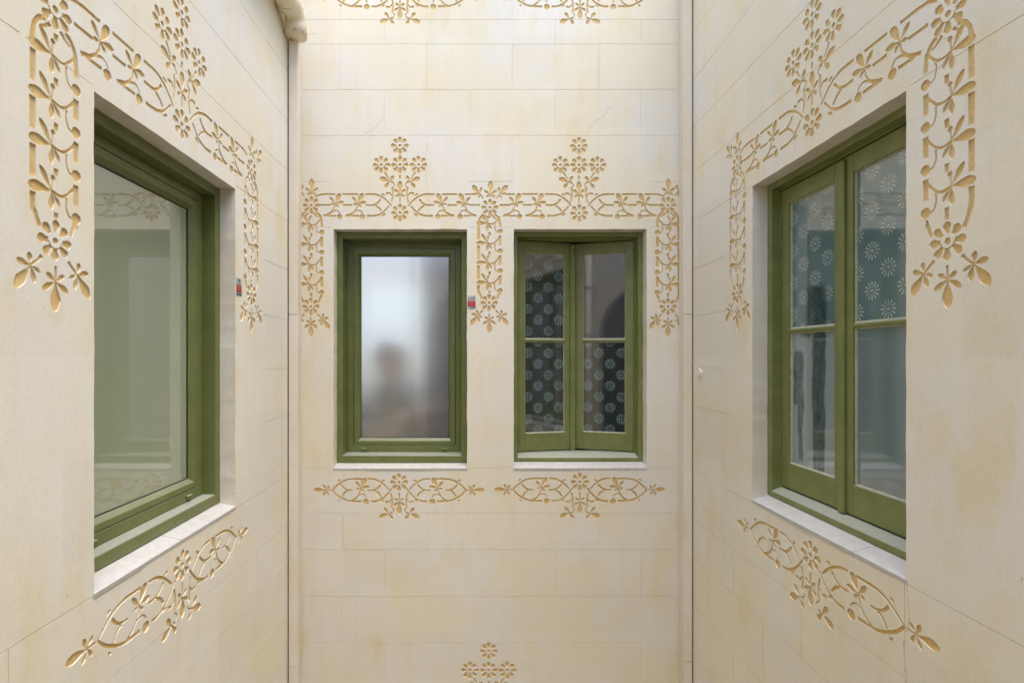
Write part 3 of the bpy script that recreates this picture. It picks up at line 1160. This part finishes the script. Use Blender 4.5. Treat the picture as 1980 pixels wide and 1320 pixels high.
dA = daisies("dark_daisy_glass", (0.026, 0.036, 0.036), (0.25, 0.36, 0.38), (0.042, 0.050, 0.046), loc=(0.52, 0.05))
dB = daisies("plain_dark_glass", (0.055, 0.060, 0.068), (0, 0, 0), (0.07, 0.072, 0.078), on=False)
dC = daisies("teal_daisy_glass", (0.100, 0.170, 0.185), (0.42, 0.50, 0.47), (0.14, 0.21, 0.225), loc=(0.3, 0.2))
wl_ = 0.39 - 0.04
dC2 = daisies("teal_daisy_glass_wiped", (0.100, 0.170, 0.185), (0.42, 0.50, 0.47), (0.14, 0.21, 0.225), loc=(0.1, 0.55),
              wipe=[(0.215, 0.072, 0.83, 1.005)])
dD = daisies("grey_frosted_glass", (0.14, 0.205, 0.225), (0, 0, 0), (0.165, 0.225, 0.245), on=False)
dD2 = daisies("grey_frosted_glass_with_runs", (0.23, 0.30, 0.325), (0, 0, 0), (0.27, 0.33, 0.345), on=False,
              wipe=[(0.10, 0.034, 0.48, 0.72), (0.112, 0.018, 0.22, 0.50), (0.232, 0.040, 0.30, 0.83), (0.245, 0.022, 0.20, 0.32), (0.215, 0.014, 0.21, 0.32), (0.15, 0.05, 0.795, 0.85)])

frosted_window(F_BACK, 774, 443, 905, 258, M['frost_clear'], "green framed single pane frosted window on the facing wall, blurred figure behind it")
frosted_window(F_LEFT, 578.2, 451.5, 902, 260.5, M['frost_left'], "green framed frosted window on the left wall reflecting the wall opposite", 40.0)
casement_window(F_BACK, 1122, 443, 904.5, 257, 13, 16, 44, ((dA, dA), (dB, dA)), "ajar green casement on the facing wall with daisy patterned dark panes")
casement_window(F_RIGHT, -600.5, 440, 899, 263, 0.8, 0.4, 36, ((dC2, dD2), (dC, dD)), "closed green casement on the right wall with teal daisy panes above frosted ones")

# ---------------------------------------------------------------- corner ducts
def duct(sign, x_wall, front, w0, wb, top, cuts, label):
    """boxed drain cover in a corner; sign = 1 stands on the left wall, -1 on the right; its side runs back to wb"""
    root = empty("corner_duct", Matrix.Translation((x_wall * K, D * K, 0)))
    tag(root, label, "duct")
    X = lambda d_: sign * d_
    yf = front - D          # negative
    zt, zb = ZC / K + 690 - top, 0
    cz = [zt] + [ZC / K + 690 - q for q in cuts] + [zb]
    for i in range(len(cz) - 1):
        g = MB()
        a_, b_ = cz[i + 1] + (0.9 if i < len(cz) - 2 else 0), cz[i]
        g.prism([(X(2.7), yf + 7), (X(2.7), yf + 1.2), (X(3.4), yf + .3), (X(w0 - 1.4), yf), (X(w0 - .6), yf + .5), (X(w0 - .6), yf + 7)], 2, a_, b_)
        g.build("cover_panel", M['duct'], root)
    g = MB()
    g.prism([(X(w0 - .5), yf + 7), (X(w0 - .5), yf + .9), (X(w0 + .1), yf + .9), (X(w0 + .4), yf + 1.8), (X(wb), -0.15), (X(wb - 1.5), -.15)], 2, zb, zt)
    g.build("corner_trim", M['duct'], root)
    g = MB()
    g.prism([(X(.3), -0.4), (X(.3), yf + 9), (X(w0 - 1), yf + 7.2), (X(wb - 1.6), -0.4)], 2, zb, zt)
    g.build("backing", M['gasket'], root)  # black backing put behind the gaps to stand for their shade
    return root
duct(1, XL, 900, 18.8, 3.4, 105, [613.5, 1249, 1885], "cream boxed drain cover in the left corner under the pipe elbow")
duct(-1, XR, 932, 18.8, 14.0, WTOP, [-24, 610, 1258, 1890], "cream boxed drain cover running up the right corner")

# pipe elbow above the left duct
root = empty("drain_pipe", Matrix.Translation((0, 0, ZC)))
tag(root, "cream drain pipe with brown stained elbow ending above the left corner duct", "pipe")
g = MB()
r_ = 18.5
xc = XL + 20.5
path = [(xc, REAR * .5, 622), (xc, 500, 610), (xc, 800, 606.5), (xc, 868, 606)]
for t in np.linspace(0.15, 1.0, 9):
    a_ = t * math.pi / 2
    path.append((xc, 868 + 21 * math.sin(a_), 585 + 21 * math.cos(a_)))
path.append((xc, 889, 570))
g.tube(path, r_, 24)
g.build("elbow_pipe", M['pipe'], root, smooth=True)
g = MB()
g.tube([(xc, 843, 606), (xc, 845, 606), (xc, 861, 606), (xc, 863, 606)], [r_ + .3, r_ + 1.8, r_ + 1.8, r_ + .3], 24)
g.build("collar", M['pipe'], root, smooth=True)
# pipe on the wall behind the camera (seen mirrored in the ajar leaf)
root = empty("downpipe", Matrix.Translation((-315 * K, (REAR + 22) * K, 0)))
tag(root, "cream ringed downpipe on the arched wall, mirrored in the ajar leaf", "pipe")
g = MB()
g.tube([(0, 0, 0), (0, 0, ZC / K + 690 - 110)], 17, 20)
g.build("shaft", M['duct'], root, smooth=True)
for z in (900, 1500, 1745, 2300):
    g = MB()
    g.tube([(0, 0, z - 8), (0, 0, z + 8)], 19.5, 20)
    g.build("ring", M['duct'], root, smooth=True)

# ---------------------------------------------------------------- stickers
def sticker(frame, uc, vc, wd, ht, foot, label, symbol):
    root = empty("warning_sticker", frame @ Matrix.Translation((uc * K, 0, (690 - vc) * K)))
    tag(root, label, "sticker")
    h = ht / 2
    x = wd / 2
    g = MB(); g.box(-x, x, -.45, -.05, -h, h); g.build("backing", M['sticker'], root)
    g = MB(); g.box(-x + .1, x - .1, -.62, -.46, -h + ht * .17, h - ht * .39); g.build("red_panel", M['red'], root)
    g = MB(); g.box(-x + (.2 if foot == 'blue' else wd * .28), x - .2, -.62, -.46, -h + .3, -h + ht * .13); g.build("foot_strip", M[foot], root)
    g = MB()
    # rows of tiny lettering too small to read
    def row(z, hh, x0, x1):
        q = x0
        while q < x1:
            l_ = random.uniform(.5, 1.5)
            g.box(q, min(q + l_, x1), -.74, -.63, z, z + hh)
            q += l_ + random.uniform(.25, .5)
    row(h - ht * .50, 1.0, -x + 1, x - 1)
    row(h - ht * .60, .7, -x + 1.2, x - 2)
    row(h - ht * .70, .7, -x + 2.5, x - 1.5)
    g.build("lettering", M['pink'], root)
    g = MB()
    if symbol:
        g.box(-1.6, 3.0, -.62, -.46, h - ht * .20, h - ht * .05)
        g.box(-3, 3.4, -.62, -.46, h - ht * .33, h - ht * .28)
    else:
        row(h - ht * .26, 1.6, -x + 1, x - 1)
        g.box(x - 4.6, x - 1.4, -.62, -.46, h - ht * .12, h - ht * .08)
    g.build("header_mark", M['ink'], root)
sticker(F_BACK, 911.9, 584.2, 15.2, 25, 'slate', "small red and grey sticker on the facing wall between its two windows", False)
sticker(F_LEFT, 718.5, 589.3, 15.5, 25, 'blue', "small red and grey sticker with blue foot on the left wall beside its window", True)

# ---------------------------------------------------------------- person behind the frosted pane
def skin_mesh(name, nodes, edges, mat, parent=None, root=0):
    me = bpy.data.meshes.new(name)
    me.from_pydata([n_[0] for n_ in nodes], edges, [])
    ob = bpy.data.objects.new(name, me)
    COL.objects.link(ob)
    if parent:
        ob.parent = parent
    me.materials.append(mat)
    sk = ob.modifiers.new("skin", 'SKIN')
    for i, n_ in enumerate(nodes):
        rr = n_[1] if isinstance(n_[1], tuple) else (n_[1], n_[1])
        me.skin_vertices[0].data[i].radius = rr
        me.skin_vertices[0].data[i].use_root = (i == root)
    sub = ob.modifiers.new("sub", 'SUBSURF')
    sub.levels = sub.render_levels = 2
    return ob

px_, py_ = -0.68, (D + 195) * K
body_nodes = [((0, 0, 0.92), (.15, .11)), ((0, 0, 1.12), (.14, .10)), ((0.01, 0, 1.32), (.16, .11)), ((0.01, 0, 1.44), (.10, .09)), ((0.03, 0, 1.50), .055),
              ((0.055, 0, 1.57), (.075, .07)), ((0.06, 0, 1.66), (.095, .078)), ((0.05, 0, 1.735), (.07, .06)), ((0.15, 0, 1.61), .018),
              ((0.01, -.19, 1.40), .055), ((0.05, -.24, 1.13), .045), ((0.27, -.20, 1.20), .034), ((0.35, -.18, 1.23), .03),
              ((0.01, .19, 1.40), .055), ((0.03, .24, 1.12), .045), ((0.22, .20, 1.06), .034), ((0.30, .19, 1.06), .03),
              ((0, -.09, .86), .095), ((0.01, -.10, .48), .062), ((-.01, -.10, .10), .045), ((.13, -.11, .035), .035),
              ((0, .09, .86), .095), ((0.01, .10, .48), .062), ((-.01, .10, .10), .045), ((.13, .11, .035), .035)]
body_edges = [(0, 1), (1, 2), (2, 3), (3, 4), (4, 5), (5, 6), (6, 7), (5, 8), (3, 9), (9, 10), (10, 11), (11, 12), (3, 13), (13, 14), (14, 15), (15, 16),
              (0, 17), (17, 18), (18, 19), (19, 20), (0, 21), (21, 22), (22, 23), (23, 24)]
for k_, (i0, y) in enumerate(((12, -.18), (16, .19))):
    zz = body_nodes[i0][0][2]
    x0 = body_nodes[i0][0][0]
    for f_ in range(5):
        ln = (.055, .085, .09, .085, .07)[f_]
        yy = y + (f_ - 2) * .018
        body_nodes.append(((x0 + .05 + (.0 if f_ else -.02), yy, zz + (0 if f_ else .02)), .009))
        body_nodes.append(((x0 + .05 + ln, yy, zz - .02), .008))
        n_ = len(body_nodes)
        body_edges += [(i0, n_ - 2), (n_ - 2, n_ - 1)]
person = skin_mesh("person", body_nodes, body_edges, M['skin'])
person.location = (px_, py_, ZC - 1.6)
tag(person, "blurred person in dark clothing standing behind the frosted glass, turned sideways", "person")
sc_ = lambda n_, m_: (n_[0], tuple(q * m_ for q in (n_[1] if isinstance(n_[1], tuple) else (n_[1], n_[1]))))
sh = [sc_(body_nodes[i], 1.14) for i in (0, 1, 2, 3, 9, 10, 13, 14)]
skin_mesh("shirt", sh, [(0, 1), (1, 2), (2, 3), (3, 4), (4, 5), (3, 6), (6, 7)], M['shirt'], person)
tr = [sc_(body_nodes[i], 1.12) for i in (0, 17, 18, 19, 21, 22, 23)]
skin_mesh("trousers", tr, [(0, 1), (1, 2), (2, 3), (0, 4), (4, 5), (5, 6)], M['shirt'], person)
hr = [((0.03, 0, 1.73), (.085, .085)), ((-.03, 0, 1.68), (.09, .10)), ((-.065, 0, 1.58), (.07, .095)), ((-.07, 0, 1.48), (.05, .08))]
skin_mesh("hair", hr, [(0, 1), (1, 2), (2, 3)], M['hair'], person)

# dark cupboard deeper in that room
root = empty("cupboard", F_BACK @ Matrix.Translation((860 * K, 250 * K, (690 - 1170) * K)))
tag(root, "dark cupboard deep in the room behind the frosted pane", "cupboard")
g = MB(); g.box(-70, 100, 0, 60, 0.5, 760, 1); g.build("carcass", M['dark_wood'], root)
for s_ in (0, 1):
    g = MB(); g.box(-68 + s_ * 84, 14 + s_ * 84, -3, -.2, 8, 752, .8)
    dr = g.build("door", M['dark_wood'], root)
    g = MB(); g.box(6 + s_ * 10, 9 + s_ * 10, -7, -3.1, 360, 390, .6)
    g.build("handle", M['steel'], dr)
root = empty("dresser", F_BACK @ Matrix.Translation((670 * K, 300 * K, (690 - 1170) * K)))
tag(root, "low dark dresser in the room behind the frosted pane", "dresser")
g = MB(); g.box(-170, 118, 0, 90, 0.5, 392, 1); g.build("carcass", M['dark_wood'], root)
for i in range(3):
    g = MB(); g.box(-164, 112, -2.5, -.2, 20 + i * 122, 134 + i * 122, .8); g.build("drawer", M['dark_wood'], root)
